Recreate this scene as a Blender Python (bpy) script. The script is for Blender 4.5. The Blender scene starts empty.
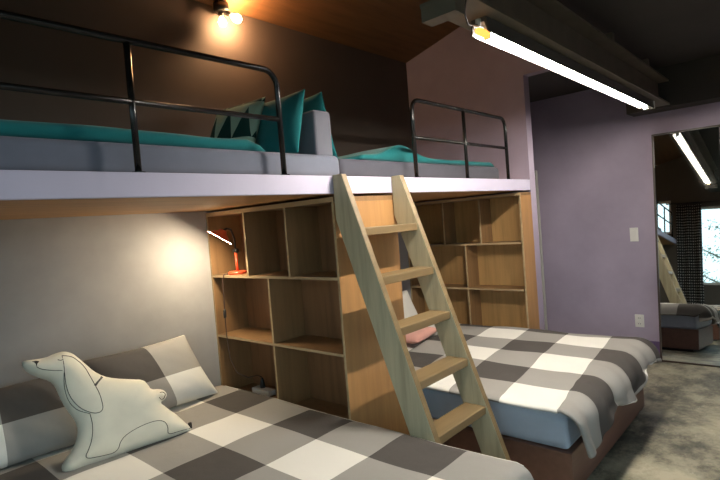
import bpy, bmesh, math, random
from mathutils import Vector, Matrix
from mathutils.geometry import delaunay_2d_cdt
random.seed(7)
S = bpy.context.scene
COL = S.collection
PI = math.pi
V = Vector

# ------------------------------------------------------------------ materials
class N:
    """small wrapper round a node tree"""
    def __init__(self, name):
        self.m = bpy.data.materials.new(name); self.m.use_nodes = True
        self.t = self.m.node_tree; self.b = self.t.nodes['Principled BSDF']
        self.out = self.t.nodes['Material Output']
    def n(self, typ, **kw):
        x = self.t.nodes.new(typ)
        for k, v in kw.items(): setattr(x, k, v)
        return x
    def l(self, a, b): self.t.links.new(a, b)
    def math(self, op, a, b=None, c=None):
        x = self.n('ShaderNodeMath', operation=op)
        for i, v in enumerate((a, b, c)):
            if v is None: continue
            if isinstance(v, (int, float)): x.inputs[i].default_value = v
            else: self.l(v, x.inputs[i])
        return x.outputs[0]
    def coords(self, which='Object', scale=(1, 1, 1), rot=(0, 0, 0)):
        tc = self.n('ShaderNodeTexCoord'); mp = self.n('ShaderNodeMapping')
        mp.inputs['Scale'].default_value = scale; mp.inputs['Rotation'].default_value = rot
        self.l(tc.outputs[which], mp.inputs['Vector']); return mp.outputs[0]
    def noise(self, vec, scale, detail=4, rough=.55):
        x = self.n('ShaderNodeTexNoise'); x.inputs['Scale'].default_value = scale
        x.inputs['Detail'].default_value = detail; x.inputs['Roughness'].default_value = rough
        if vec is not None: self.l(vec, x.inputs['Vector'])
        return x.outputs['Fac']
    def ramp(self, fac, stops):
        x = self.n('ShaderNodeValToRGB'); e = x.color_ramp.elements
        while len(e) < len(stops): e.new(.5)
        for el, (p, c) in zip(e, stops): el.position = p; el.color = (*c, 1)
        self.l(fac, x.inputs['Fac']); return x.outputs['Color']
    def mix(self, fac, a, b, blend='MIX'):
        x = self.n('ShaderNodeMix', data_type='RGBA', blend_type=blend)
        for sock, v in ((x.inputs['Factor'], fac), (x.inputs['A'], a), (x.inputs['B'], b)):
            if isinstance(v, (int, float)): sock.default_value = v
            elif isinstance(v, tuple): sock.default_value = (*v, 1)
            else: self.l(v, sock)
        return x.outputs['Result']
    def bump(self, h, strength=.2, dist=.01):
        x = self.n('ShaderNodeBump'); x.inputs['Strength'].default_value = strength
        x.inputs['Distance'].default_value = dist
        self.l(h, x.inputs['Height']); self.l(x.outputs[0], self.b.inputs['Normal'])
    def set(self, color=None, rough=.6, metal=0., spec=None):
        if color is not None:
            if isinstance(color, tuple): self.b.inputs['Base Color'].default_value = (*color, 1)
            else: self.l(color, self.b.inputs['Base Color'])
        self.b.inputs['Roughness'].default_value = rough; self.b.inputs['Metallic'].default_value = metal
        if spec is not None: self.b.inputs['Specular IOR Level'].default_value = spec
        return self

def mul(c, k): return tuple(min(1, x * k) for x in c)

def paint(name, c, rough=.75, vary=.12, scale=1.6):
    n = N(name); v = n.coords()
    f = n.noise(v, scale, 5, .6)
    n.set(n.ramp(f, [(.3, mul(c, 1 - vary)), (.7, mul(c, 1 + vary))]), rough)
    n.bump(n.noise(v, 90, 3), .08, .004); return n.m

def wood(name, c, rough=.5, axis='Z', dark=.72, scale=1., knots=False):
    """plank wood: noise stretched along the grain axis"""
    n = N(name)
    s = {'X': (.7, 9, 9), 'Y': (9, .7, 9), 'Z': (9, 9, .7)}[axis]
    v = n.coords('Object', tuple(x * scale for x in s))
    f = n.noise(v, 2.2, 6, .62); g = n.noise(v, 9, 3, .5)
    col = n.ramp(f, [(.28, mul(c, dark)), (.5, c), (.74, mul(c, 1.18))])
    col = n.mix(n.math('MULTIPLY', g, .22), col, mul(c, .55))
    if knots:
        vo = n.n('ShaderNodeTexVoronoi'); vo.inputs['Scale'].default_value = 1.9
        n.l(n.coords('Object', (1.7, 1.7, 1.)), vo.inputs['Vector'])
        k = n.ramp(vo.outputs['Distance'], [(.035, (1, 1, 1)), (.075, (0, 0, 0))])
        col = n.mix(k, col, mul(c, .25))
    n.set(col, rough); n.bump(f, .06, .004); return n.m

def flat(name, c, rough=.5, metal=0., spec=None): return N(name).set(c, rough, metal, spec).m

def fabric(name, c, rough=.9, weave=700, vary=.06):
    n = N(name); v = n.coords()
    f = n.noise(v, 7, 4)
    n.set(n.ramp(f, [(.3, mul(c, 1 - vary)), (.7, mul(c, 1 + vary))]), rough, spec=.2)
    n.b.inputs['Sheen Weight'].default_value = .15
    n.bump(n.noise(v, weave, 2), .15, .002); return n.m

def emit(name, c, s):
    n = N(name); e = n.n('ShaderNodeEmission'); e.inputs['Color'].default_value = (*c, 1)
    e.inputs['Strength'].default_value = s; n.l(e.outputs[0], n.out.inputs['Surface']); return n.m

WHITE, MID, DARK = (.76, .74, .69), (.32, .305, .285), (.085, .077, .072)
def gingham(name, bu, bv, lu, lv):
    """woven checks. UV in metres; stripe boundary at bu/bv, stripe widths lu/lv; first stripe after the boundary is dark"""
    n = N(name); tc = n.n('ShaderNodeTexCoord'); sp = n.n('ShaderNodeSeparateXYZ'); n.l(tc.outputs['UV'], sp.inputs[0])
    def stripe(o, b, l):
        f = n.math('FRACT', n.math('ADD', n.math('MULTIPLY', n.math('SUBTRACT', o, b), .5 / l), 20.))
        return n.math('LESS_THAN', f, .5)          # 1 = dark stripe
    s = n.math('ADD', stripe(sp.outputs[0], bu, lu), stripe(sp.outputs[1], bv, lv))
    col = n.mix(n.math('GREATER_THAN', s, .5), WHITE, MID)
    col = n.mix(n.math('GREATER_THAN', s, 1.5), col, DARK)
    v = n.coords('Object'); n.l(col, n.b.inputs['Base Color'])
    n.b.inputs['Roughness'].default_value = .9; n.b.inputs['Specular IOR Level'].default_value = .15
    w1 = n.noise(v, 4.5, 3, .5); w2 = n.noise(v, 500, 2)
    n.bump(n.math('ADD', n.math('MULTIPLY', w1, 3.), n.math('MULTIPLY', w2, .15)), .35, .01); return n.m

M = {}
M['lavender'] = paint('lavender_wall_paint', (.355, .30, .39))
M['lavender_dark'] = paint('violet_baseboard_paint', (.115, .075, .17))
M['fascia'] = paint('pale_lavender_paint', (.47, .44, .57), .6, .05)
M['greywall'] = paint('grey_plaster', (.31, .297, .295), .8, .2, 1.3)
M['darkwall'] = paint('brown_grey_wall_paint', (.085, .064, .052), .7, .12)
M['darkceil'] = paint('dark_ceiling_paint', (.045, .04, .034), .8)
M['steel'] = paint('olive_painted_steel', (.14, .12, .085), .55, .18, 6)
M['plyceil'] = wood('plywood_ceiling', (.20, .092, .034), .6, 'X')
M['plydeck'] = wood('plywood_deck_underside', (.50, .26, .10), .55, 'X')
M['shelf'] = wood('bookcase_plywood', (.25, .14, .062), .45, 'Z')
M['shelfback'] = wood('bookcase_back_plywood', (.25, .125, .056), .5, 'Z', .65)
M['shelfback_brightened'] = wood('brightened_bookcase_back_plywood', (.46, .27, .105), .5, 'Z', .7)  # back plywood with brightness painted in, offsetting the shade under the deck
M['shelfedge'] = wood('bookcase_edge_plywood', (.42, .30, .165), .5, 'Y')
M['endpanel'] = wood('orange_plywood_panel', (.39, .205, .078), .45, 'Z', .85)
M['stringer'] = wood('greenish_treated_pine', (.45, .40, .265), .6, 'Z', .72, 1.3, True)
M['tread'] = wood('tan_pine', (.20, .135, .062), .5, 'X', .75)
M['bedbase'] = wood('dark_brown_veneer', (.17, .085, .060), .4, 'X', .85)
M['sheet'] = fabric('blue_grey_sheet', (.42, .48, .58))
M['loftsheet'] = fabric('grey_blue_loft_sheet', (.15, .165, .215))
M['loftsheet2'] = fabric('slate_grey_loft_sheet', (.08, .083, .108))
M['teal'] = fabric('teal_cotton', (.010, .155, .165))
M['grey_pad'] = fabric('grey_upholstery', (.16, .165, .20))
M['white_edge'] = fabric('cream_piping', (.62, .60, .55))
M['cream'] = fabric('cream_canvas', (.68, .645, .53), .9, 500)
M['black_thread'] = flat('dark_thread', (.02, .018, .016), .8)
M['grey_thread'] = flat('dark_grey_patch', (.06, .055, .05), .8)
M['pink'] = fabric('pink_cotton', (.58, .30, .25))
M['white_cotton'] = fabric('white_cotton', (.62, .60, .55))
M['rail'] = flat('black_enamelled_tube', (.012, .012, .012), .22, .3)
M['white_plastic'] = flat('white_plastic', (.72, .70, .66), .4)
M['black_plastic'] = flat('black_plastic', (.015, .015, .015), .4)
M['brown_cord'] = flat('brown_cable', (.05, .025, .018), .5)
M['red_enamel'] = flat('orange_red_enamel', (.55, .07, .025), .35)
M['grey_metal'] = flat('grey_metal', (.10, .095, .085), .6, .2)
M['door_white'] = paint('white_door_paint', (.55, .54, .49), .5, .05)
M['mirror'] = flat('silvered_glass', (.60, .63, .62), .015, 1.)
M['mirror_frame'] = flat('dark_brown_frame', (.04, .024, .016), .4)
M['tube'] = emit('lit_fluorescent_tube', (1, .91, .78), 165)
M['tube_bright'] = emit('lit_bright_fluorescent_tube', (1, .92, .80), 1150)
M['tube_end'] = emit('orange_tube_end', (1, .38, .07), 2.2)
M['bulb'] = emit('lit_warm_bulb', (1, .56, .27), 640)
M['bulb_dim'] = emit('lit_dim_bulb', (1, .62, .30), 14)
M['led'] = emit('lit_lamp_diffuser', (1, .82, .56), 135)

def floor_mat():
    n = N('worn_concrete'); v = n.coords()
    f = n.noise(v, 1.9, 10, .72); g = n.noise(v, 7, 6, .6); k = n.noise(v, 26, 4, .6)
    a = n.ramp(f, [(.40, (.045, .044, .036)), (.46, (.13, .122, .09)), (.52, (.28, .258, .185)), (.64, (.46, .42, .31))])
    sp = n.ramp(g, [(.55, (0, 0, 0)), (.68, (1, 1, 1))])
    a = n.mix(n.math('MULTIPLY', sp, .55), a, (.10, .095, .08))
    sc = n.ramp(n.noise(n.coords('Object', (1, 3, 1)), 6, 7, .7), [(.60, (0, 0, 0)), (.70, (1, 1, 1))])
    a = n.mix(n.math('MULTIPLY', sc, .45), a, (.60, .57, .47))
    n.set(a, .45); n.l(n.math('MULTIPLY_ADD', k, .4, .25), n.b.inputs['Roughness'])
    n.bump(k, .12, .006); return n.m
M['floor'] = floor_mat()

def glass():
    n = N('window_glass'); tr = n.n('ShaderNodeBsdfTransparent'); gl = n.n('ShaderNodeBsdfGlossy'); mx = n.n('ShaderNodeMixShader')
    tr.inputs[0].default_value = (.93, .97, .96, 1); gl.inputs['Roughness'].default_value = .02; mx.inputs[0].default_value = .06
    n.l(tr.outputs[0], mx.inputs[1]); n.l(gl.outputs[0], mx.inputs[2]); n.l(mx.outputs[0], n.out.inputs['Surface']); return n.m
M['glass'] = glass()

def houndstooth():
    n = N('black_white_curtain'); tc = n.n('ShaderNodeTexCoord'); sp = n.n('ShaderNodeSeparateXYZ'); n.l(tc.outputs['UV'], sp.inputs[0])
    def fr(o, k): return n.math('LESS_THAN', n.math('FRACT', n.math('MULTIPLY', o, k)), .34)
    a = fr(sp.outputs[0], 18.); b = fr(sp.outputs[1], 18.)
    f = n.math('MULTIPLY', a, b)
    n.set(n.mix(f, (.012, .012, .013), (.55, .54, .52)), .9); return n.m
M['curtain'] = houndstooth()

def tri_print():
    n = N('pale_green_cotton_with_triangles'); tc = n.n('ShaderNodeTexCoord'); sp = n.n('ShaderNodeSeparateXYZ'); n.l(tc.outputs['UV'], sp.inputs[0])
    fu = n.math('FRACT', n.math('MULTIPLY', sp.outputs[0], 6.5)); fv = n.math('FRACT', n.math('MULTIPLY', sp.outputs[1], 4.2))
    w = n.math('SUBTRACT', .5, n.math('ABSOLUTE', n.math('SUBTRACT', fu, .5)))
    f = n.math('LESS_THAN', fv, n.math('MULTIPLY', w, 1.7))
    n.set(n.mix(f, (.36, .50, .40), (.012, .05, .045)), .9, spec=.2); return n.m
M['triprint'] = tri_print()

# ------------------------------------------------------------------ object helpers
def thing(name, label, cat, loc=(0, 0, 0), group=None):
    o = bpy.data.objects.new(name, None); COL.objects.link(o); o.location = loc
    o['label'] = label; o['category'] = cat
    if group: o['group'] = group
    return o

def link(name, bm, mats, parent=None, smooth=False, bevel=0., label=None):
    """mesh from world coordinates, origin moved to the parent's base"""
    off = V(parent.matrix_basis.translation) if parent else None
    if parent and parent.parent: off = V(parent['_w'])
    if off is None:
        cs = [v.co for v in bm.verts]; off = V((sum(c.x for c in cs), sum(c.y for c in cs), 0)) / len(cs); off.z = min(c.z for c in cs)
    for v in bm.verts: v.co -= off
    me = bpy.data.meshes.new(name); bm.normal_update(); bm.to_mesh(me); bm.free()
    for m in (mats if isinstance(mats, (list, tuple)) else [mats]): me.materials.append(m)
    if smooth:
        for p in me.polygons: p.use_smooth = True
    o = bpy.data.objects.new(name, me); COL.objects.link(o)
    if parent: o.parent = parent
    else: o.location = off
    o['_w'] = list(off)
    if bevel:
        b = o.modifiers.new('bevel', 'BEVEL'); b.width = bevel; b.segments = 2; b.limit_method = 'ANGLE'
    if label: o['label'] = label
    return o

def tag(o, label, cat, group=None):
    o['label'] = label; o['category'] = cat
    if group: o['group'] = group
    return o
def struct(o): o['kind'] = 'structure'; return o

def boxbm(a, b, bm=None, edge_axis=None):
    """box; faces whose normal lies along edge_axis get material slot 1"""
    bm = bm or bmesh.new()
    x0, y0, z0 = a; x1, y1, z1 = b
    vs = [bm.verts.new(p) for p in ((x0,y0,z0),(x1,y0,z0),(x1,y1,z0),(x0,y1,z0),(x0,y0,z1),(x1,y0,z1),(x1,y1,z1),(x0,y1,z1))]
    for idx, ax in (((3,2,1,0),'z'),((4,5,6,7),'z'),((0,1,5,4),'y'),((2,3,7,6),'y'),((1,2,6,5),'x'),((3,0,4,7),'x')):
        f = bm.faces.new([vs[i] for i in idx])
        if ax == edge_axis: f.material_index = 1
    return bm
def box(name, a, b, mat, parent=None, bevel=0., edge_axis=None, label=None):
    return link(name, boxbm(a, b, None, edge_axis), mat, parent, False, bevel, label)

def prismbm(poly, axis, a, b, bm=None):
    """extrude a 2D outline along an axis; axis X -> (y,z), Y -> (x,z), Z -> (x,y)"""
    bm = bm or bmesh.new()
    f = {'X': lambda p, t: (t, p[0], p[1]), 'Y': lambda p, t: (p[0], t, p[1]), 'Z': lambda p, t: (p[0], p[1], t)}[axis]
    lo = [bm.verts.new(f(p, a)) for p in poly]; hi = [bm.verts.new(f(p, b)) for p in poly]
    bm.faces.new(lo[::-1]); bm.faces.new(hi); k = len(poly)
    for i in range(k): bm.faces.new((lo[i], lo[(i+1) % k], hi[(i+1) % k], hi[i]))
    bmesh.ops.recalc_face_normals(bm, faces=bm.faces); bm.normal_update(); return bm

def tubebm(pts, r, seg=10, bm=None, cap=True):
    bm = bm or bmesh.new(); pts = [V(p) for p in pts]; rings = []
    rad = r if isinstance(r, (list, tuple)) else [r] * len(pts)
    ref = None
    for i, p in enumerate(pts):
        t = (pts[min(i+1, len(pts)-1)] - pts[max(i-1, 0)]).normalized()
        if ref is None:
            ref = V((0, 0, 1)) if abs(t.z) < .9 else V((1, 0, 0))
        u = (ref - t * ref.dot(t)).normalized(); w = t.cross(u); ref = u
        rings.append([bm.verts.new(p + (u * math.cos(2*PI*k/seg) + w * math.sin(2*PI*k/seg)) * rad[i]) for k in range(seg)])
    for a, b in zip(rings, rings[1:]):
        for k in range(seg): bm.faces.new((a[k], a[(k+1) % seg], b[(k+1) % seg], b[k]))
    if cap: bm.faces.new(rings[0][::-1]); bm.faces.new(rings[-1])
    return bm

def lathebm(prof, origin, axis, seg=20, bm=None):
    """revolve (radius, distance) pairs about axis from origin"""
    bm = bm or bmesh.new(); a = V(axis).normalized(); u = a.orthogonal().normalized(); w = a.cross(u); o = V(origin); rings = []
    for r, d in prof:
        if r < 1e-6: rings.append([bm.verts.new(o + a * d)])
        else: rings.append([bm.verts.new(o + a * d + (u * math.cos(2*PI*k/seg) + w * math.sin(2*PI*k/seg)) * r) for k in range(seg)])
    for A, B in zip(rings, rings[1:]):
        for k in range(seg):
            k2 = (k+1) % seg
            q = [A[k % len(A)], A[k2 % len(A)], B[k2 % len(B)], B[k % len(B)]]
            q2 = [v for i, v in enumerate(q) if v not in q[:i]]
            if len(q2) > 2: bm.faces.new(q2)
    bmesh.ops.recalc_face_normals(bm, faces=bm.faces); return bm

def arc(c, r, a0, a1, e1, e2, n=7):
    c = V(c); e1 = V(e1); e2 = V(e2)
    return [c + e1 * r * math.cos(a0 + (a1-a0)*i/n) + e2 * r * math.sin(a0 + (a1-a0)*i/n) for i in range(n+1)]

def gridbm(fn, us, vs, uvfn=None):
    bm = bmesh.new(); uvl = bm.loops.layers.uv.new('UVMap')
    g = [[bm.verts.new(fn(u, v)) for v in vs] for u in us]
    for i in range(len(us)-1):
        for j in range(len(vs)-1):
            f = bm.faces.new((g[i][j], g[i+1][j], g[i+1][j+1], g[i][j+1]))
            for lp, (a, b) in zip(f.loops, ((us[i], vs[j]), (us[i+1], vs[j]), (us[i+1], vs[j+1]), (us[i], vs[j+1]))):
                lp[uvl].uv = uvfn(a, b) if uvfn else (a, b)
    return bm
def lin(a, b, n): return [a + (b-a)*i/n for i in range(n+1)]

def smoothnoise(x, y, s=0):
    return (math.sin(x*2.3+s) * math.sin(y*3.1+1.7*s) + .6*math.sin(x*5.1-y*2.7+s*2) + .4*math.sin(x*9.7+y*7.9+s)) / 2

def pillowbm(origin, ux, uy, w, h, t, uvshift=(0, 0), nu=22, nv=18, seed=0, shear=False):
    """stuffed pillow lying in the plane ux,uy; origin = middle of its lower edge; pinched corners, closed seam"""
    o = V(origin); ux = V(ux).normalized(); uy = (V(uy) if shear else V(uy) - ux * V(uy).dot(ux)).normalized(); nn = ux.cross(uy).normalized()
    bm = bmesh.new(); uvl = bm.loops.layers.uv.new('UVMap')
    def P(a, b, s):
        A, B = 2*a-1, 2*b-1
        pin = 1 - .07 * (1 - B*B) * abs(A)**3; pin2 = 1 - .07 * (1 - A*A) * abs(B)**3
        th = t/2 * (max(0, 1 - abs(A)**2.6) ** .55) * (max(0, 1 - abs(B)**2.6) ** .55)
        th *= 1 + .10 * smoothnoise(a*3, b*3, seed)
        return o + ux * (A * w/2 * pin) + uy * (h/2 + B * h/2 * pin2) + nn * (s * th)
    def sheet(s, shared):
        g = {}
        for i in range(nu+1):
            for j in range(nv+1):
                edge = i in (0, nu) or j in (0, nv)
                if edge and shared: g[i, j] = shared[i, j]
                else: g[i, j] = bm.verts.new(P(i/nu, j/nv, s))
        for i in range(nu):
            for j in range(nv):
                ij = [(i, j), (i+1, j), (i+1, j+1), (i, j+1)]
                if s < 0: ij = ij[::-1]
                f = bm.faces.new([g[k] for k in ij])
                for lp, (a, b) in zip(f.loops, ij): lp[uvl].uv = (a/nu*w + uvshift[0], b/nv*h + uvshift[1])
        return g
    g = sheet(1, None); sheet(-1, g); return bm

# ------------------------------------------------------------------ the room
XR, XL, YB, YF = 5.615, -1.0, 3.13, -1.7
DZ0, DZ1, DY = 1.705, 1.80, 1.89          # loft deck underside, top, front edge
def ceil_z(y): return 3.15 + .26 * (YB - y)
struct(box('floor', (XL-.2, YF-.2, -.1), (XR+.2, YB+.2, 0), M['floor']))
# back wall: grey plaster below the deck, darker paint above it
struct(box('wall_back', (XL-.2, YB, 0), (4.4, YB+.15, DZ1-.04), M['greywall']))
struct(box('wall_back_upper', (XL-.2, YB, DZ1-.04), (4.4, YB+.15, 3.3), M['darkwall']))
struct(box('wall_back_passage', (4.4, YB, 0), (XR+.2, YB+.15, 2.85), M['lavender']))
struct(box('wall_right', (XR, YF-.2, 0), (XR+.15, YB+.15, 2.85), M['lavender']))
W3 = (-.70, 2.2, .93, 2.34)               # x0,x1,z0,z1 unseen window behind the camera, added for daylight on loft edge and beds
bm = boxbm((XL-.2, YF-.15, 0), (XR+.2, YF, W3[2])); boxbm((XL-.2, YF-.15, W3[3]), (XR+.2, YF, 2.85), bm)
boxbm((XL-.2, YF-.15, W3[2]), (W3[0], YF, W3[3]), bm); boxbm((W3[1], YF-.15, W3[2]), (XR+.2, YF, W3[3]), bm)
struct(link('wall_front', bm, M['lavender']))
bm = bmesh.new(); a, b = YF-.12, YF-.05
for x in (W3[0], .74, W3[1]-.045): boxbm((x, a, W3[2]), (x+.045, b, W3[3]), bm)
boxbm((W3[0], a, W3[2]), (W3[1], b, W3[2]+.045), bm); boxbm((W3[0], a, W3[3]-.045), (W3[1], b, W3[3]), bm)
w3 = struct(link('window_added_daylight', bm, M['white_plastic']))
box('window_pane', (W3[0]+.02, YF-.088, W3[2]+.02), (W3[1]-.02, YF-.082, W3[3]-.02), M['glass'], w3, label='clear glass pane of the added daylight window')
# partition at the end of the loft, running up under the sloping ceiling
struct(link('wall_gable', prismbm([(DY, 0), (YB, 0), (YB, ceil_z(YB)), (1.30, ceil_z(1.30)), (1.30, 2.72), (DY, 2.72)], 'X', 4.40, 4.51), M['lavender']))
struct(link('ceiling_loft', prismbm([(YB+.15, ceil_z(YB+.15)), (1.25, ceil_z(1.25)), (1.25, ceil_z(1.25)+.1), (YB+.15, ceil_z(YB+.15)+.1)], 'X', XL-.2, 4.51), M['plyceil']))
struct(box('wall_bulkhead', (XL-.2, 1.20, 2.72), (4.51, 1.30, 3.66), M['darkceil']))
struct(box('ceiling', (XL-.2, YF-.2, 2.72), (XR+.2, 1.20, 2.82), M['darkceil']))
struct(box('ceiling_passage', (4.51, 1.20, 2.72), (XR+.2, YB+.15, 2.82), M['darkceil']))
struct(box('trim_3', (5.36, YF, 2.36), (XR, 1.32, 2.72), M['darkceil']))      # dark boxing along the top of the right wall
struct(box('baseboard_right', (XR-.012, YF, 0), (XR, 2.22, .135), M['lavender_dark']))

# left wall with two window openings
W1 = (-1.45, 1.70, .90, 2.45)               # y0,y1,z0,z1 big window
W2 = (1.98, 2.95, 1.93, 2.62)              # small window at loft level
bm = bmesh.new()
M['leftwall'] = paint('dark_brown_wall_paint', (.10, .088, .075), .8)
x0, x1 = XL-.15, XL
boxbm((x0, YF-.15, 0), (x1, W1[0], 3.75), bm); boxbm((x0, W1[0], 0), (x1, W1[1], W1[2]), bm); boxbm((x0, W1[0], W1[3]), (x1, W1[1], 3.75), bm)
boxbm((x0, W1[1], 0), (x1, W2[0], 3.75), bm); boxbm((x0, W2[0], 0), (x1, W2[1], W2[2]), bm); boxbm((x0, W2[0], W2[3]), (x1, W2[1], 3.75), bm)
boxbm((x0, W2[1], 0), (x1, YB+.15, 3.75), bm)
struct(link('wall_left', bm, M['leftwall']))
def window(name, W, mull):
    y0, y1, z0, z1 = W; bm = bmesh.new(); f = .045; a, b = XL-.12, XL-.05
    boxbm((a, y0, z0), (b, y0+f, z1), bm); boxbm((a, y1-f, z0), (b, y1, z1), bm)
    boxbm((a, y0+f, z0), (b, y1-f, z0+f), bm); boxbm((a, y0+f, z1-f), (b, y1-f, z1), bm)
    for k in range(1, mull+1):
        y = y0 + (y1-y0)*k/(mull+1); boxbm((a, y-.02, z0+f), (b, y+.02, z1-f), bm)
    fr = struct(link(name, bm, M['white_plastic']))
    fr.name = name
    p = box('window_pane', (XL-.088, y0+.02, z0+.02), (XL-.082, y1-.02, z1-.02), M['glass'], fr, label='clear glass pane of the added daylight window')
    return fr
window('window_1', W1, 2); window('window_2', W2, 0)

# white door in the right wall, mostly behind the partition
d = box('door_1', (XR-.006, 2.39, .01), (XR-.001, 3.05, 1.90), M['door_white']); struct(d)
bm = boxbm((XR-.035, 2.32, 0), (XR, 2.39, 1.96)); boxbm((XR-.035, 2.39, 1.90), (XR, 3.12, 1.96), bm); boxbm((XR-.035, 3.05, 0), (XR, 3.12, 1.90), bm)
struct(link('trim_1', bm, M['door_white'], None, False, .004))
# ------------------------------------------------------------------ steel beam and fluorescent lamp
bm = prismbm([(.96, 2.375), (1.15, 2.375), (1.15, 2.39), (1.063, 2.39), (1.063, 2.585), (1.15, 2.585), (1.15, 2.60), (.96, 2.60), (.96, 2.585), (1.047, 2.585), (1.047, 2.39), (.96, 2.39)], 'X', 1.74, 5.36)
boxbm((1.70, .97, 2.30), (1.77, 1.12, 2.36), bm); boxbm((1.66, 1.0, 2.44), (1.739, 1.10, 2.719), bm)
for x in (2.7, 3.9, 4.9): boxbm((x, 1.02, 2.601), (x+.05, 1.09, 2.719), bm)
beam = struct(link('trim_2', bm, M['steel']))
lampF = thing('fluorescent_lamp', 'long lit fluorescent strip lamp running under the steel ceiling beam', 'lamp', (3.4, 1.05, 2.30))
link('housing', prismbm([(1.008, 2.309), (1.013, 2.309), (1.025, 2.354), (1.075, 2.354), (1.087, 2.309), (1.092, 2.309), (1.085, 2.374), (1.015, 2.374)], 'X', 2.03, 4.98), M['grey_metal'], lampF, label='grey metal housing')
for a, b in ((2.10, 2.40), (2.41, 3.08), (3.10, 3.98), (4.00, 4.86)):
    link('lit_tube', tubebm([(a, 1.05, 2.318), (b, 1.05, 2.318)], .0135, 10), M['tube_bright' if a < 2.2 else 'tube'], lampF, True, 0, 'glowing white tube')
link('tube_end', tubebm([(2.01, 1.05, 2.318), (2.03, 1.05, 2.318), (2.097, 1.05, 2.318)], [.012, .017, .017], 10), M['tube_end'], lampF, True, 0, 'orange glowing tube end')
for x in (2.095, 3.085, 3.985, 4.865):
    box('lamp_holder', (x, 1.035, 2.30), (x+.012, 1.065, 2.354), M['white_plastic'], lampF)
box('end_cap', (4.98, 1.006, 2.31), (4.995, 1.094, 2.373), M['white_plastic'], lampF)
link('starter', lathebm([(0, 0), (.012, .002), (.012, .03), (0, .034)], (2.005, 1.04, 2.362), (0, 0, -1), 10), M['white_plastic'], lampF, True)
link('supply_wire', tubebm([(2.0, 1.04, 2.335), (1.90, 1.03, 2.31), (1.82, 1.0, 2.33), (1.78, .965, 2.37), (1.76, .958, 2.45)], .004, 6), M['black_plastic'], lampF, True)

# ------------------------------------------------------------------ loft platform
loft = thing('loft_platform', 'pale lavender edged plywood loft platform carrying the upper beds', 'loft', (1.7, 2.5, DZ0))
box('deck_board', (XL, DY+.028, DZ0), (4.398, YB-.001, DZ1-.002), M['plydeck'], loft, label='orange brown plywood underside')
box('fascia_board', (XL, DY, DZ0+.001), (4.398, DY+.027, DZ1), M['fascia'], loft, .003, None, 'pale lavender painted front edge')

# guard rails
def rail(label, x0, x1, posts, ztop, zmid, y=1.915, r=.0135):
    R = .075
    t = thing('guard_rail', label, 'railing', ((x0+x1)/2, y, DZ1), 'black guard rails on the loft edge')
    pts = [V((x0, y, DZ1))] + arc((x0+R, y, ztop-R), R, PI, PI/2, (1,0,0), (0,0,1)) + arc((x1-R, y, ztop-R), R, PI/2, 0, (1,0,0), (0,0,1)) + [V((x1, y, DZ1))]
    link('top_hoop', tubebm(pts, r, 12), M['rail'], t, True)
    link('middle_rail', tubebm([(x0+.005, y, zmid), (x1-.005, y, zmid)], r*.9, 10), M['rail'], t, True)
    for x in posts: link('post', tubebm([(x, y, DZ1), (x, y, ztop-.008)], r*.95, 10), M['rail'], t, True)
    for x in [x0, x1] + posts: link('base_flange', lathebm([(0, 0), (.026, 0), (.026, .004), (0, .004)], (x, y, DZ1), (0,0,1), 14), M['rail'], t)
    return t
rail('long black tube guard rail in front of the teal loft bed left of the ladder', -.62, 1.615, [.19, .90], 2.30, 2.07)
rail('short black tube guard rail on the loft right of the ladder', 2.715, 4.03, [3.36], 2.305, 2.06)

# loft mattresses
def mattress(name, a, b, mat, label, cat='mattress', group=None, bev=.035):
    bm = boxbm(a, b)
    o = link(name, bm, mat, None, True)
    m = o.modifiers.new('bevel', 'BEVEL'); m.width = bev; m.segments = 4
    return tag(o, label, cat, group)
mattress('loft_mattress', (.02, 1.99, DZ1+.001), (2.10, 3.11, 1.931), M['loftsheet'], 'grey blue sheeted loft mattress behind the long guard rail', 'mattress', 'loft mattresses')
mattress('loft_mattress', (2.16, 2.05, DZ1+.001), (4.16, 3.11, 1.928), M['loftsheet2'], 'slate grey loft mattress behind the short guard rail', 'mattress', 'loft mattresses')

def slab_cloth(x0, x1, y0, y1, z, th, fn, nx=60, ny=16, uvd=False):
    """quilt folded flat with rounded long edges, its height following fn"""
    bm = bmesh.new(); prof = []
    k = 9
    for i in range(k+1):
        a = -PI/2 + PI*i/k; prof.append((y0 + th/2 - th/2*math.cos(a), th/2 + th/2*math.sin(a)))
    top = [(y0 + th/2 + (y1-y0-th)*i/ny, th) for i in range(1, ny)]
    prof += top
    for i in range(k+1):
        a = PI/2 - PI*i/k; prof.append((y1 - th/2 + th/2*math.cos(a), th/2 + th/2*math.sin(a)))
    rings = []
    for i in range(nx+1):
        u = i/nx; x = x0 + (x1-x0)*u
        rings.append([bm.verts.new((x + .01*math.sin(9*y+x), y + .012*smoothnoise(x*2, 0, 1), z + max(.002, q*fn(x, y, u)))) for y, q in prof])
    n = len(prof)
    for A, B in zip(rings, rings[1:]):
        for j in range(n): bm.faces.new((A[j], A[(j+1) % n], B[(j+1) % n], B[j]))
    bm.faces.new(rings[0]); bm.faces.new(rings[-1][::-1])
    bmesh.ops.recalc_face_normals(bm, faces=bm.faces); return bm
def q1(x, y, u):
    e = max(0., min(1., (1.60 - x) / .10)); return (.15 + .85*math.sqrt(e)) * (1 + .08*smoothnoise(x*1.5, y*2, 3))
o = link('teal_quilt', slab_cloth(.06, 1.60, 2.03, 2.95, 1.932, .062, q1), M['teal'], None, True)
tag(o, 'teal quilt spread over the loft mattress behind the long guard rail', 'quilt', 'teal quilts on the loft')
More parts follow.
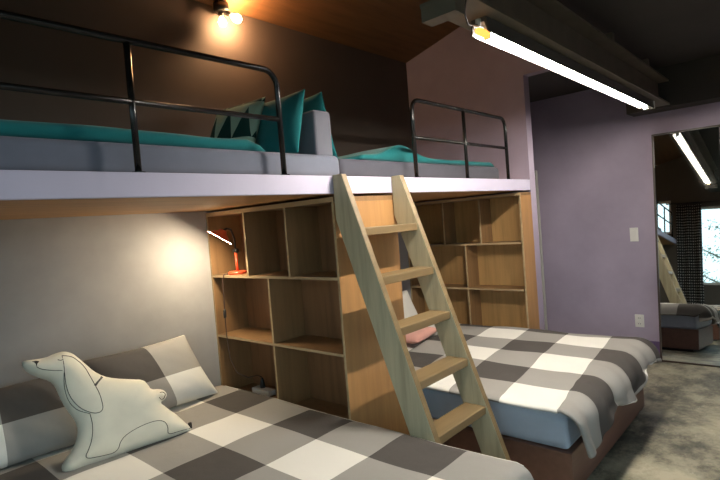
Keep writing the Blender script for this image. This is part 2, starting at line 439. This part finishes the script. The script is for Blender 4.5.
def q2(x, y, u):
    e = min(1., (1 - u) / .04, u/.03 + .3); hump = .075*math.exp(-((x-2.82)/.19)**2) / .042
    return (.2 + .8*math.sqrt(max(0, e))) * (.75 + hump * (1 if y > 2.0 else .4) + .35*max(0, (x-3.1)) * .4 + .15*smoothnoise(x*2.2, y*2, 5))
o = link('teal_quilt', slab_cloth(2.36, 4.14, 2.08, 2.95, 1.929, .048, q2), M['teal'], None, True)
tag(o, 'rumpled teal quilt with a raised fold behind the short guard rail', 'quilt', 'teal quilts on the loft')
# padded block between the two loft mattresses
hb = thing('headboard_cushion', 'grey upright padded block standing at the end of the loft mattress', 'cushion', (2.05, 2.3, 1.932))
o = box('pad', (1.985, 2.06, 1.932), (2.115, 2.62, 2.19), M['grey_pad'], hb, .012)
# loft pillows
def pil(name, origin, ux, uy, w, h, t, mat, label, seed=0, uv=(0, 0), group=None, shear=False):
    o = link(name, pillowbm(origin, ux, uy, w, h, t, uv, seed=seed, shear=shear), mat, None, True)
    m = o.modifiers.new('smooth', 'SUBSURF'); m.levels = 1; m.render_levels = 1
    return tag(o, label, 'pillow', group)
LP = 'pillows on the loft'
pil('teal_pillow', (1.865, 2.285, 1.94), (0, -1, 0), (.10, -.02, .40), .42, .385, .09, M['teal'], 'plain teal pillow leaning on the grey upright block, left side', 2, group=LP)
pil('printed_pillow', (1.75, 2.60, 1.95), (.10, -1, 0), (.17, .0, .40), .46, .42, .10, M['triprint'], 'pale green pillow with dark triangle print leaning beside the teal one', 4, (.02, .10), LP)
pil('teal_pillow', (2.30, 2.42, 1.93), (0, -1, 0), (-.10, 0, .42), .46, .44, .08, M['teal'], 'teal pillow leaning behind the grey upright block, tip showing above it', 6, group=LP)

# ------------------------------------------------------------------ bulb lamp on the loft wall
bl = thing('ceiling_lamp', 'black ceiling lamp with two bulbs at the top of the loft wall', 'lamp', (2.19, 3.06, 3.12))
link('lamp_base', lathebm([(0, -.02), (.055, -.02), (.055, .03), (.04, .045), (0, .045)], (2.135, 3.06, 3.125), (0, -.12, -1), 20), M['black_plastic'], bl, True)
for p, d, mat, l in (((2.12, 3.05, 3.08), (-.05, -.25, -1), 'bulb_dim', 'dimly glowing bulb'), ((2.155, 3.03, 3.08), (.75, -.35, -.42), 'bulb', 'brightly glowing bulb')):
    link('socket', lathebm([(0, 0), (.018, 0), (.018, .035), (0, .035)], p, d, 14), M['grey_metal'], bl, True)
    q = V(p) + V(d).normalized() * .036
    link('light_bulb', lathebm([(0, 0), (.014, .002), (.020, .018), (.029, .036), (.029, .052), (.020, .068), (0, .076)], q, d, 16), M[mat], bl, True, 0, l)

# ------------------------------------------------------------------ bookcases
T = .016
def shelf_unit(t, xf, xb, y0, y1, rows, cols, sgn):
    """one open face: xf = front plane, xb = back plane; shelves at rows; cols[i] = divider positions of row i (top first)"""
    a, b = min(xf, xb), max(xf, xb); mats = [M['shelf'], M['shelfedge']]
    for z in rows[1:-1]: box('shelf', (a, y0+T, z-T/2), (b, y1-T, z+T/2), mats, t, 0, 'x')
    for i, cs in enumerate(cols):
        zt, zb = rows[i]-T/2, rows[i+1]+T/2
        for y in cs: box('divider', (a, y-T/2, zb), (b, y+T/2, zt), mats, t, 0, 'x')
ya, yb = 1.89, 3.128
bc = thing('bookcase', 'deep plywood bookcase between the two lower beds, holding the red lamp', 'bookcase', (2.175, 2.5, 0), 'plywood bookcases under the loft')
rows = [1.672, 1.255, .842, .43, .05]
cols = [(2.70, 2.295), (2.50,), (2.50,), (2.50,)]
mats = [M['shelf'], M['shelfedge']]
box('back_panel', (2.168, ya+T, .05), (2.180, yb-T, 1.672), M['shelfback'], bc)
shelf_unit(bc, 1.91, 2.167, ya, yb, rows, cols, 1)
shelf_unit(bc, 2.44, 2.181, ya, yb, rows, cols, 1)
box('top_panel', (1.91, ya, 1.664), (2.44, yb, 1.69), mats, bc, 0, 'x')
box('end_panel', (1.91, ya, 0), (2.44, ya+T, 1.663), [M['endpanel'], M['shelfedge']], bc, 0, 'x', 'orange brown plywood end panel')
box('side_panel', (1.91, yb-T, 0), (2.44, yb, 1.663), mats, bc, 0, 'x')
box('bottom_panel', (1.91, ya+T, .04), (2.44, yb-T, .05), mats, bc, 0, 'x')
bc2 = thing('bookcase', 'plywood bookcase against the partition beside the right lower bed', 'bookcase', (4.29, 2.5, 0), 'plywood bookcases under the loft')
box('back_panel', (4.385, ya+T, .05), (4.397, yb-T, 1.672), M['shelfback_brightened'], bc2)
shelf_unit(bc2, 4.18, 4.384, ya+.01, yb, rows, [(2.68, 2.29), (2.46,), (2.46,), (2.46,)], 1)
box('top_panel', (4.18, ya, 1.664), (4.397, yb, 1.69), mats, bc2, 0, 'x')
box('end_panel', (4.18, ya, 0), (4.397, ya+T, 1.663), [M['endpanel'], M['shelfedge']], bc2, 0, 'x', 'orange brown plywood end panel')
box('side_panel', (4.18, yb-T, 0), (4.397, yb, 1.663), mats, bc2, 0, 'x')
box('bottom_panel', (4.18, ya+T, .04), (4.384, yb-T, .05), mats, bc2, 0, 'x')

# ------------------------------------------------------------------ desk lamp on the bookcase
dl = thing('desk_lamp', 'orange red desk lamp with a lit white shade on the top shelf', 'lamp', (1.985, 2.92, 1.264))
link('lamp_base', lathebm([(0, 0), (.062, 0), (.064, .012), (.055, .020), (0, .022)], (1.985, 2.92, 1.264), (0, 0, 1), 24), M['red_enamel'], dl, True)
sh = V((1.79, 2.805, 1.513)); F3 = V((.742, .669, -.036)); R3 = V((.6656, -.742, -.079)); U3 = V((.080, -.035, .996))
dn = (-.875*U3 - .475*R3 - .12*F3).normalized()
top = sh - dn * .06
link('lower_arm', tubebm([(1.985, 2.92, 1.284), (1.985, 2.922, 1.34), (1.99, 2.93, 1.42)], .010, 8), M['red_enamel'], dl, True)
link('upper_arm', tubebm([(1.99, 2.93, 1.42), (1.985, 2.925, 1.50), (1.95, 2.905, 1.565), tuple(top - dn*.01 + V((.02, .01, 0))), tuple(top)], .007, 8), M['black_plastic'], dl, True, 0, 'dark upper arm')
link('elbow_joint', tubebm([(1.99, 2.912, 1.42), (1.99, 2.948, 1.42)], .016, 10), M['black_plastic'], dl, True)
shd = link('lamp_shade', lathebm([(.0, -.062), (.022, -.06), (.030, -.045), (.070, -.014), (.092, 0), (.089, 0), (.066, -.012), (.0, -.03)], sh, dn, 28), M['red_enamel'], dl, True)
link('lit_diffuser', lathebm([(0, -.008), (.080, -.008), (.086, -.002), (.080, 0), (0, 0)], sh, dn, 28), M['led'], shd, True, 0, 'glowing white lamp opening')
link('cord', tubebm([(1.93, 2.95, 1.270), (1.905, 2.965, 1.268), (1.897, 2.97, 1.24), (1.896, 2.975, 1.1), (1.896, 2.98, 1.0), (1.898, 2.985, .86), (1.903, 2.975, .70), (1.93, 2.95, .60), (1.98, 2.90, .56), (2.03, 2.865, .565), (2.055, 2.85, .549)], .0035, 7), M['brown_cord'], dl, True)
link('cord_switch', tubebm([(1.8955, 2.978, 1.035), (1.8955, 2.979, 1.025), (1.8955, 2.98, .985), (1.8955, 2.98, .975)], [.006, .011, .011, .006], 8), M['black_plastic'], dl, True)
ps = thing('power_strip', 'white power strip with a black plug on the lower shelf beside the bed', 'power strip', (2.06, 2.84, .439))
box('strip_body', (2.02, 2.74, .439), (2.08, 2.93, .475), M['white_plastic'], ps, .006)
link('plug', tubebm([(2.055, 2.85, .476), (2.055, 2.85, .50), (2.055, 2.85, .53), (2.055, 2.85, .545)], [.017, .017, .012, .006], 10), M['black_plastic'], ps, True)

# ------------------------------------------------------------------ ladder
lad = thing('loft_ladder', 'wooden ladder of five treads leaning on the loft edge', 'ladder', (2.18, 1.3, 0))
SL = .3567
def fy(z): return 1.822 - SL*(1.803 - z)
W_ = .148
def stringer(x):
    zc = 1.803 - (1.822 + W_ - 1.887)/SL
    poly = [(fy(0), 0), (fy(0)+W_, 0), (1.887, zc), (1.887, 1.803), (fy(1.803), 1.803)]
    bm = prismbm(poly, 'X', x, x+.038)
    for f in bm.faces:
        if abs(f.normal.x) < .5: f.material_index = 1
    link('stringer', bm, [M['stringer'], M['tread']], lad, False, .004, 'greenish pine side rail')
stringer(1.915); stringer(2.412)
for z in (1.515, 1.262, 1.012, .757, .508):
    y = fy(z) + .004
    link('tread', prismbm([(y, z-.042), (y+.125, z-.042), (y+.128, z), (y, z)], 'X', 1.9535, 2.4115), M['tread'], lad, False, .004)

# ------------------------------------------------------------------ lower beds
def bed(label, x0, x1, y0, y1, zb, zm, grp):
    t = thing('bed', label, 'bed', ((x0+x1)/2, (y0+y1)/2, 0), grp)
    bm = boxbm((x0, y0, .03), (x1, y1, zb)); bmesh.ops.recalc_face_normals(bm, faces=bm.faces)
    link('bed_base', bm, M['bedbase'], t, False, .006, 'dark brown box base')
    box('plinth', (x0+.05, y0+.06, 0), (x1-.05, y1-.02, .03), M['black_plastic'], t)
    bm = boxbm((x0+.02, y0+.02, zb+.001), (x1-.02, y1-.005, zm))
    bmesh.ops.subdivide_edges(bm, edges=bm.edges, cuts=7, use_grid_fill=True)
    for v in bm.verts:
        if zb+.02 < v.co.z < zm-.01:
            v.co.x += .004*smoothnoise(v.co.y*6, v.co.z*14); v.co.y += .004*smoothnoise(v.co.x*6, v.co.z*14, 2)
    o = link('mattress', bm, M['sheet'], t, True, 0, 'blue grey sheeted mattress')
    m = o.modifiers.new('bevel', 'BEVEL'); m.width = .05; m.segments = 4; m.limit_method = 'ANGLE'; m.angle_limit = math.radians(50)
    return t
bed('left lower bed with its head at the grey wall, under the dog cushion', .36, 1.90, .99, 3.12, .25, .468, 'lower beds')
bed('right lower bed on a dark brown base behind the ladder', 2.61, 4.08, 1.00, 3.12, .255, .455, 'lower beds')

# duvets
def make_duvet(name, x0, x1, yhead, yfoot, z, r, hang, mat, label, uvf, left_drop, right_drop, shape, nu=70, nv=110):
    """cloth lying at height z, rolling over the foot with radius r and hanging down"""
    us = lin(x0, x1, nu); L0 = yhead - (yfoot + r); La = r*PI/2
    vs = lin(0, L0*.6, nv//4) + lin(L0*.6, L0 + La + hang, nv - nv//4)[1:]
    def fn(u, v):
        h = shape(u, v)
        if v <= L0: p = V((u, yhead - v, z + h))
        elif v <= L0 + La:
            a = (v - L0)/r; p = V((u, yfoot + r - (r + h)*math.sin(a), z - r + (r + h)*math.cos(a)))
        else: p = V((u, yfoot - h, z - r - (v - L0 - La)))
        return left_drop(p, u, v, L0, La) if left_drop else p
    bm = gridbm(fn, us, vs, lambda a, b: uvf(a, yhead - b))
    o = link(name, bm, mat, None, True)
    m = o.modifiers.new('thick', 'SOLIDIFY'); m.thickness = .022; m.offset = -1
    m = o.modifiers.new('round', 'SUBSURF'); m.levels = 1; m.render_levels = 1
    tag(o, label, 'duvet', 'checked duvets'); return o
M['check1'] = gingham('grey_white_check_cotton_left', 1.61, 1.84, .303, .333)
M['check2'] = gingham('grey_white_check_cotton_right', 3.395, 1.405, .292, .325)
def sh1(u, v): return .006*smoothnoise(u*2.2, v*2.0, 1)
def drop1(p, u, v, L0, La):
    # right side rolls over the mattress edge, foot corners rounded
    s = u - 1.868
    if s > 0:
        a = min(s, .05)/.05*PI/2
        q = V((1.868 + .032*math.sin(a), p.y, p.z - .032*(1-math.cos(a)) - max(0, s-.05)))
        p = q
    if p.y < 1.3: p.x += .034*(1.3 - p.y)/.38*max(0, min(1, (u-1.2)/.6))
    if v > L0 - .1 and u > 1.70:      # pull the foot corner in
        k = min(1, (u-1.70)/.2); w = min(1, (v-L0+.1)/.2); p.x -= .0*k*k*w
    return p
d1 = make_duvet('checked_duvet', .30, 1.93, 3.08, .915, .497, .05, .22, M['check1'], 'grey and white checked duvet on the left lower bed', lambda a, b: (a, b), drop1, None, sh1)
pts = []
for i in range(41):
    y = 3.06 - (3.06-.97)*i/40; pts.append((1.897 + .034*max(0, 1.3-y)/.38, y, .495 + .004*smoothnoise(1.9*2.2, (3.08-y)*2, 1)))
link('piping', tubebm(pts + [(1.925, .945, .488), (1.905, .92, .470), (1.89, .903, .44)], .012, 8), M['white_edge'], d1, True, 0, 'cream edge piping')

def sh2(u, v):
    f = .008*smoothnoise(u*2.4, v*2.2, 4) + .030*max(0, min(1, (u-2.65)/.7))
    e = max(0, v - 1.78)
    return f + .014*min(1, e*4)*smoothnoise(u*4.5, v*1.5, 8) + .013*min(1, e*3)*math.sin(u*17 + 3*math.sin(v*4)) + .006*min(1, e*3)*math.sin(u*43 + 5*math.sin(v*7) + 8*v)
def drop2(p, u, v, L0, La):
    t = max(0, v - L0 - La*.3)
    hem = L0 + La
    s = max(0, 1 - (u - 2.50)/.30)            # 1 at left edge
    # left flap swings inward and hangs lower as a point
    p.x += .55*t*s*s
    # wrinkled hem
    if v > hem:
        w = (v-hem)
        p.z += .75*w*min(1, max(0, (u-2.75)/1.3))
        p.y += -.10*w - .05*w*math.sin(u*19+1.2) - .03*w*math.sin(u*41)
        p.z += .30*w*math.sin(u*8.3+1.0)*(1-s) - .30*w*s + .12*w*(1-s)
    # right side rolls outward past the mattress
    r_ = u - 4.05
    tf = max(0, min(1, (v-L0)/La)); tf = tf*tf*(3-2*tf)
    if r_ > 0:
        a = min(r_/.12, 1)*PI/2
        p = V((4.05 + .10*math.sin(a) + .5*max(0, r_-.12), p.y + .06*tf*(1-math.cos(a)), p.z - (1-tf)*(.09*(1-math.cos(a)) + .55*max(0, r_-.12))))
    if p.y > 1.80: p.x = min(p.x, 4.165)
    l_ = 2.60 - u
    if l_ > 0 and v < L0: p.z -= .9*l_*l_/.05 * .35
    return p
d2 = make_duvet('checked_duvet', 2.555, 4.21, 2.95, .945, .487, .085, .13, M['check2'], 'grey and white checked duvet on the right lower bed, corner hanging at the foot', lambda a, b: (a, b - .10*(a - 3.0)), drop2, None, sh2)

# lower pillows
M['checkp'] = gingham('grey_white_check_pillowcase', 0., 0., .345, .235)
PB = 'checked pillows'
# left of the dog cushion, right of it
pil('checked_pillow', (.66, 2.87, .512), (1, -.03, 0), (.02, .36, .93), .66, .41, .14, M['checkp'], 'dark checked pillow leaning on the wall behind the dog cushion head', 1, (-.26, -.21), PB)
pil('checked_pillow', (1.425, 2.875, .520), (1, .06, 0), (-.128, .135, .40), .67, .45, .15, M['checkp'], 'checked pillow with a white corner leaning on the wall beside the bookcase', 3, (-.015, -.21), PB, True)
pil('white_pillow', (3.57, 2.82, .538), (1, 0, 0), (-.25, .40, .85), .70, .36, .13, M['white_cotton'], 'white pillow at the head of the right lower bed seen through the ladder', 5)
pil('pink_cushion', (3.36, 2.36, .592), (1, .20, 0), (-.2, 1, .0), .46, .26, .09, M['pink'], 'pink cushion lying on the right lower bed seen through the ladder', 7)

# ------------------------------------------------------------------ dog cushion
OUT = [(-0.086,.51),(-.074,.52),(-.035,.516),(.012,.514),(.055,.526),(.093,.527),(.127,.509),(.148,.48),(.176,.44),(.204,.398),(.242,.362),(.292,.337),(.363,.314),(.427,.294),(.441,.264),(.454,.234),(.493,.227),(.52,.211),(.528,.184),(.509,.163),(.483,.156),(.51,.122),(.551,.073),(.582,.028),(.613,-.019),(.605,-.036),(.545,-.04),(.425,-.035),(.312,-.033),(.204,-.032),(.102,-.034),(.037,-.036),(.007,-.029),(-.001,-.009),(.001,.012),(.035,.047),(.064,.077),(.083,.115),(.091,.158),(.078,.208),(.054,.261),(.039,.32),(.03,.369),(.011,.402),(-.032,.428),(-.067,.459),(-.083,.487)]
LINES = {'muzzle': [(-.037,.472),(-.025,.459),(-.006,.449),(.025,.437),(.06,.426)],
 'ear': [(.072,.499),(.099,.49),(.122,.477),(.157,.429),(.172,.367),(.184,.316),(.194,.275),(.198,.217),(.193,.198),(.179,.189),(.151,.194),(.106,.232),(.075,.291),(.065,.35),(.067,.424),(.072,.499)],
 'ear_fold': [(.065,.415),(.057,.35),(.066,.276),(.096,.226),(.14,.197)],
 'body': [(.139,.197),(.143,.15),(.134,.098),(.114,.051),(.08,.006),(.158,-.006),(.229,-.012),(.247,.041),(.313,.066),(.401,.076),(.457,.064),(.475,.027),(.469,-.012),(.529,-.014),(.595,-.018)],
 'tail': [(.469,.181),(.48,.167),(.499,.17),(.507,.19),(.494,.204),(.478,.203)],
 'eye': [(.05,.483),(.06,.475),(.072,.478)]}
ux = V((.99515, -.09837, 0)); upv = V((.03417, .34566, .93774)); nn = V((-.09224, -.93319, .34735))
D0 = V((.738, 2.605, .536))
def chaikin(p, closed):
    q = []
    n = len(p)
    for i in range(n if closed else n-1):
        a, b = V(p[i]), V(p[(i+1) % n]); q += [a*.75+b*.25, a*.25+b*.75]
    if not closed: q = [V(p[0])] + q[1:-1] + [V(p[-1])]
    return q
out = chaikin(OUT, True)
def edge_dist(p):
    best = 9
    for i in range(len(out)):
        a, b = out[i], out[(i+1) % len(out)]; ab = b-a; t = max(0, min(1, (p-a).dot(ab)/max(1e-9, ab.dot(ab))))
        best = min(best, (p-a-ab*t).length)
    return best
def inside(p):
    c = False
    for i in range(len(out)):
        a, b = out[i], out[i-1]
        if (a.y > p.y) != (b.y > p.y) and p.x < (b.x-a.x)*(p.y-a.y)/(b.y-a.y)+a.x: c = not c
    return c
def puff(p):
    d = edge_dist(p); w = .12; k = 1 - min(1, d/w); return .075*math.sqrt(max(0, 1-k*k))
def dog_at(p, s=1, extra=0.): return D0 + ux*p.x + upv*p.y + nn*(s*(puff(p)) + extra)
pts2 = list(out); nb = len(out); st = .014
y = -.05
row = 0
while y < .54:
    x = -.1 + (st/2 if row % 2 else 0)
    while x < .63:
        p = V((x, y))
        if inside(p) and edge_dist(p) > .005: pts2.append(p)
        x += st
    y += st*.87; row += 1
vo, _, fo, *_ = delaunay_2d_cdt(pts2, [(i, (i+1) % nb) for i in range(nb)], [], 1, 1e-5)
bm = bmesh.new(); fr = []; bk = []
for p in vo:
    e = edge_dist(p) < .002
    a = bm.verts.new(D0 + ux*p.x + upv*p.y if e else dog_at(p, 1)); fr.append(a)
    bk.append(a if e else bm.verts.new(dog_at(p, -1)))
for f in fo:
    bm.faces.new([fr[i] for i in f])
    try: bm.faces.new([bk[i] for i in f][::-1])
    except ValueError: pass
bmesh.ops.recalc_face_normals(bm, faces=bm.faces)
dog = thing('dog_cushion', 'cream cushion shaped like a long eared dog on the left lower bed', 'cushion', (1.05, 2.64, .505))
body = link('cushion_body', bm, M['cream'], dog, True)
bm = bmesh.new()
for k, L in LINES.items():
    q = L
    for _ in range(2): q = chaikin(q, False)
    r = .0016
    tubebm([dog_at(p, 1, .0008) for p in q], r, 5, bm)
link('stitched_lines', bm, M['black_thread'], dog, True, 0, 'dark stitched outline drawing')
bm = bmesh.new()
def patch(poly):
    c = sum((V(p) for p in poly), V((0, 0)))/len(poly); bmv = []
    for lv in (1., .5):
        bmv.append([bm.verts.new(dog_at(c + (V(p)-c)*lv, 1, .0018)) for p in poly])
    n = len(poly)
    for i in range(n): bm.faces.new((bmv[0][i], bmv[0][(i+1) % n], bmv[1][(i+1) % n], bmv[1][i]))
    bm.faces.new(bmv[1])
patch([(-.050,.503),(-.035,.503),(-.022,.497),(-.037,.472)])
link('nose_patch', bm, M['black_thread'], dog, False, 0, 'black nose')
bm = bmesh.new(); patch([(.176,.322),(.186,.315),(.205,.333),(.232,.352),(.226,.362),(.204,.343)])
link('collar_patch', bm, M['grey_thread'], dog, False, 0, 'dark grey collar band')
box('side_tag', tuple(D0 + ux*.603 + upv*0 - V((.001, .012, .02))), tuple(D0 + ux*.603 + V((.012, .002, .012))), M['black_thread'], dog, 0, None, 'small dark label tag')

# ------------------------------------------------------------------ mirror, switch, outlet
TILT, YAW = math.radians(5.0), math.radians(1.2)
mr = thing('leaning_mirror', 'tall dark framed mirror leaning on the lavender wall', 'mirror', (5.40, .88, 0))
H, y0, y1 = 2.165, .615, 1.165
def mbox(name, a, b, mat, label=None, bevel=0.):
    o = box(name, a, b, mat, mr, bevel, None, label); return o
mbox('backing', (5.412, y0+.004, .004), (5.428, y1-.004, H-.004), M['mirror_frame'])
mbox('mirror_glass', (5.406, y0+.012, .014), (5.4115, y1-.012, H-.012), M['mirror'], 'reflecting mirror glass')
for a, b in (((5.398, y0, 0), (5.428, y0+.016, H)), ((5.398, y1-.016, 0), (5.428, y1, H)), ((5.398, y0+.016, 0), (5.4275, y1-.016, .016)), ((5.398, y0+.016, H-.016), (5.4275, y1-.016, H))):
    mbox('frame_bar', a, b, M['mirror_frame'])
mr.rotation_euler = (0, TILT, YAW)
sw = thing('light_switch', 'white light switch plate on the lavender wall', 'switch', (XR-.005, 1.38, 1.20))
box('plate', (XR-.009, 1.340, 1.132), (XR-.001, 1.416, 1.270), M['white_plastic'], sw, .003)
box('rocker', (XR-.014, 1.352, 1.155), (XR-.0095, 1.404, 1.247), M['white_plastic'], sw, .003)
ou = thing('wall_outlet', 'white double wall outlet low on the lavender wall', 'outlet', (XR-.005, 1.375, .33))
box('plate', (XR-.009, 1.334, .268), (XR-.001, 1.416, .395), M['white_plastic'], ou, .003)
for z in (.302, .361):
    s = link('socket', lathebm([(0, .004), (.012, .0035), (.021, .0035), (.024, .001), (.024, 0), (0, 0)], (XR-.0095, 1.375, z), (-1, 0, 0), 20), M['white_plastic'], ou)
    for dy in (-.008, .008):
        link('pin_hole', lathebm([(0, .0012), (.0042, .001), (.0042, 0), (0, 0)], (XR-.0135, 1.375+dy, z), (-1, 0, 0), 10), M['black_plastic'], s)

# ------------------------------------------------------------------ curtain by the big window, seen in the mirror
cu = thing('curtain', 'black and white checked curtain beside the big window, seen in the mirror', 'curtain', (XL+.07, 1.75, .08))
def cf(u, v): return V((XL + .075 + .03*math.sin(u*34) + .01*math.sin(u*13+v), 1.45 + u, .08 + v))
o = link('cloth', gridbm(cf, lin(0, .43, 80), lin(0, 2.42, 12), lambda a, b: (a*1.5, b)), M['curtain'], cu, True)
m = o.modifiers.new('thick', 'SOLIDIFY'); m.thickness = .004
link('rod', tubebm([(XL+.075, -.5, 2.53), (XL+.075, 2.06, 2.53)], .012, 10), M['black_plastic'], cu, True)
for y in (-.45, 2.03): link('bracket', tubebm([(XL+.001, y, 2.53), (XL+.062, y, 2.53)], .008, 8), M['black_plastic'], cu, True)

# tree outside the window
tr = thing('tree', 'pale tree outside the big window, seen in the mirror', 'tree', (-4.2, .9, -.6))
M['bark'] = paint('grey_bark', (.22, .20, .17), .9, .3, 8); M['leaf'] = flat('pale_green_leaves', (.20, .30, .16), .7)
bm = tubebm([(-4.2, .9, -.6), (-4.2, .92, .6), (-4.25, .86, 1.3), (-4.2, .95, 2.4)], [.14, .11, .09, .05], 10)
rnd = random.Random(3); tips = []
for k in range(9):
    z = .7 + .2*k; a = rnd.uniform(0, 6.28); p0 = V((-4.2, .9, z)); p = p0; q = [p0]
    for s in range(4):
        p = p + V((math.cos(a)*.25, math.sin(a)*.28, .16)); a += rnd.uniform(-.5, .5); q.append(p); tips.append(p)
    tubebm(q, [.045, .035, .025, .016, .008], 7, bm)
link('trunk', bm, M['bark'], tr, True)
bm = bmesh.new()
for p in tips:
    for _ in range(60):
        c = p + V((rnd.gauss(0, .13), rnd.gauss(0, .13), rnd.gauss(0, .10))); d = V((rnd.gauss(0, 1), rnd.gauss(0, 1), rnd.gauss(0, 1))).normalized(); e = d.orthogonal().normalized()
        bm.faces.new([bm.verts.new(c + d*.035), bm.verts.new(c + e*.014), bm.verts.new(c - d*.035), bm.verts.new(c - e*.014)])
link('foliage', bm, M['leaf'], tr)['kind'] = 'stuff'

# ------------------------------------------------------------------ camera, world, view
cam = bpy.data.cameras.new('camera'); co = bpy.data.objects.new('camera', cam); COL.objects.link(co)
R_ = V((.66558022, -.74208296, -.07947227)); U_ = V((.08017871, -.03477082, .99617386)); F_ = V((.74200697, .66940561, -.03635648))
mx = Matrix((R_, U_, -F_)).transposed().to_4x4(); mx.translation = V((0, 0, 1.55)); co.matrix_world = mx
cam.sensor_width = 36; cam.lens = 36*510.17/720; cam.clip_start = .02
S.camera = co
w = bpy.data.worlds.new('world'); S.world = w; w.use_nodes = True
bg = w.node_tree.nodes['Background']; 
_t = w.node_tree; _tc = _t.nodes.new('ShaderNodeTexCoord'); _sp = _t.nodes.new('ShaderNodeSeparateXYZ'); _rp = _t.nodes.new('ShaderNodeValToRGB')
_t.links.new(_tc.outputs['Generated'], _sp.inputs[0])
_ma = _t.nodes.new('ShaderNodeMath'); _ma.operation = 'MULTIPLY_ADD'; _ma.inputs[1].default_value = .5; _ma.inputs[2].default_value = .5
_t.links.new(_sp.outputs[2], _ma.inputs[0]); _t.links.new(_ma.outputs[0], _rp.inputs[0])
_e = _rp.color_ramp.elements; _e[0].position = .47; _e[0].color = (.10, .11, .09, 1); _e[1].position = .52; _e[1].color = (.70, .89, 1., 1)
_t.links.new(_rp.outputs[0], bg.inputs[0])
bg.inputs[1].default_value = 3.5
vs = S.view_settings; vs.view_transform = 'Standard'; vs.look = 'None'; vs.gamma = 1; vs.exposure = .0; vs.use_curve_mapping = False
S.display_settings.display_device = 'sRGB'
S.cycles.max_bounces = 8; S.cycles.diffuse_bounces = 4; S.cycles.sample_clamp_indirect = 6; S.cycles.use_denoising = True
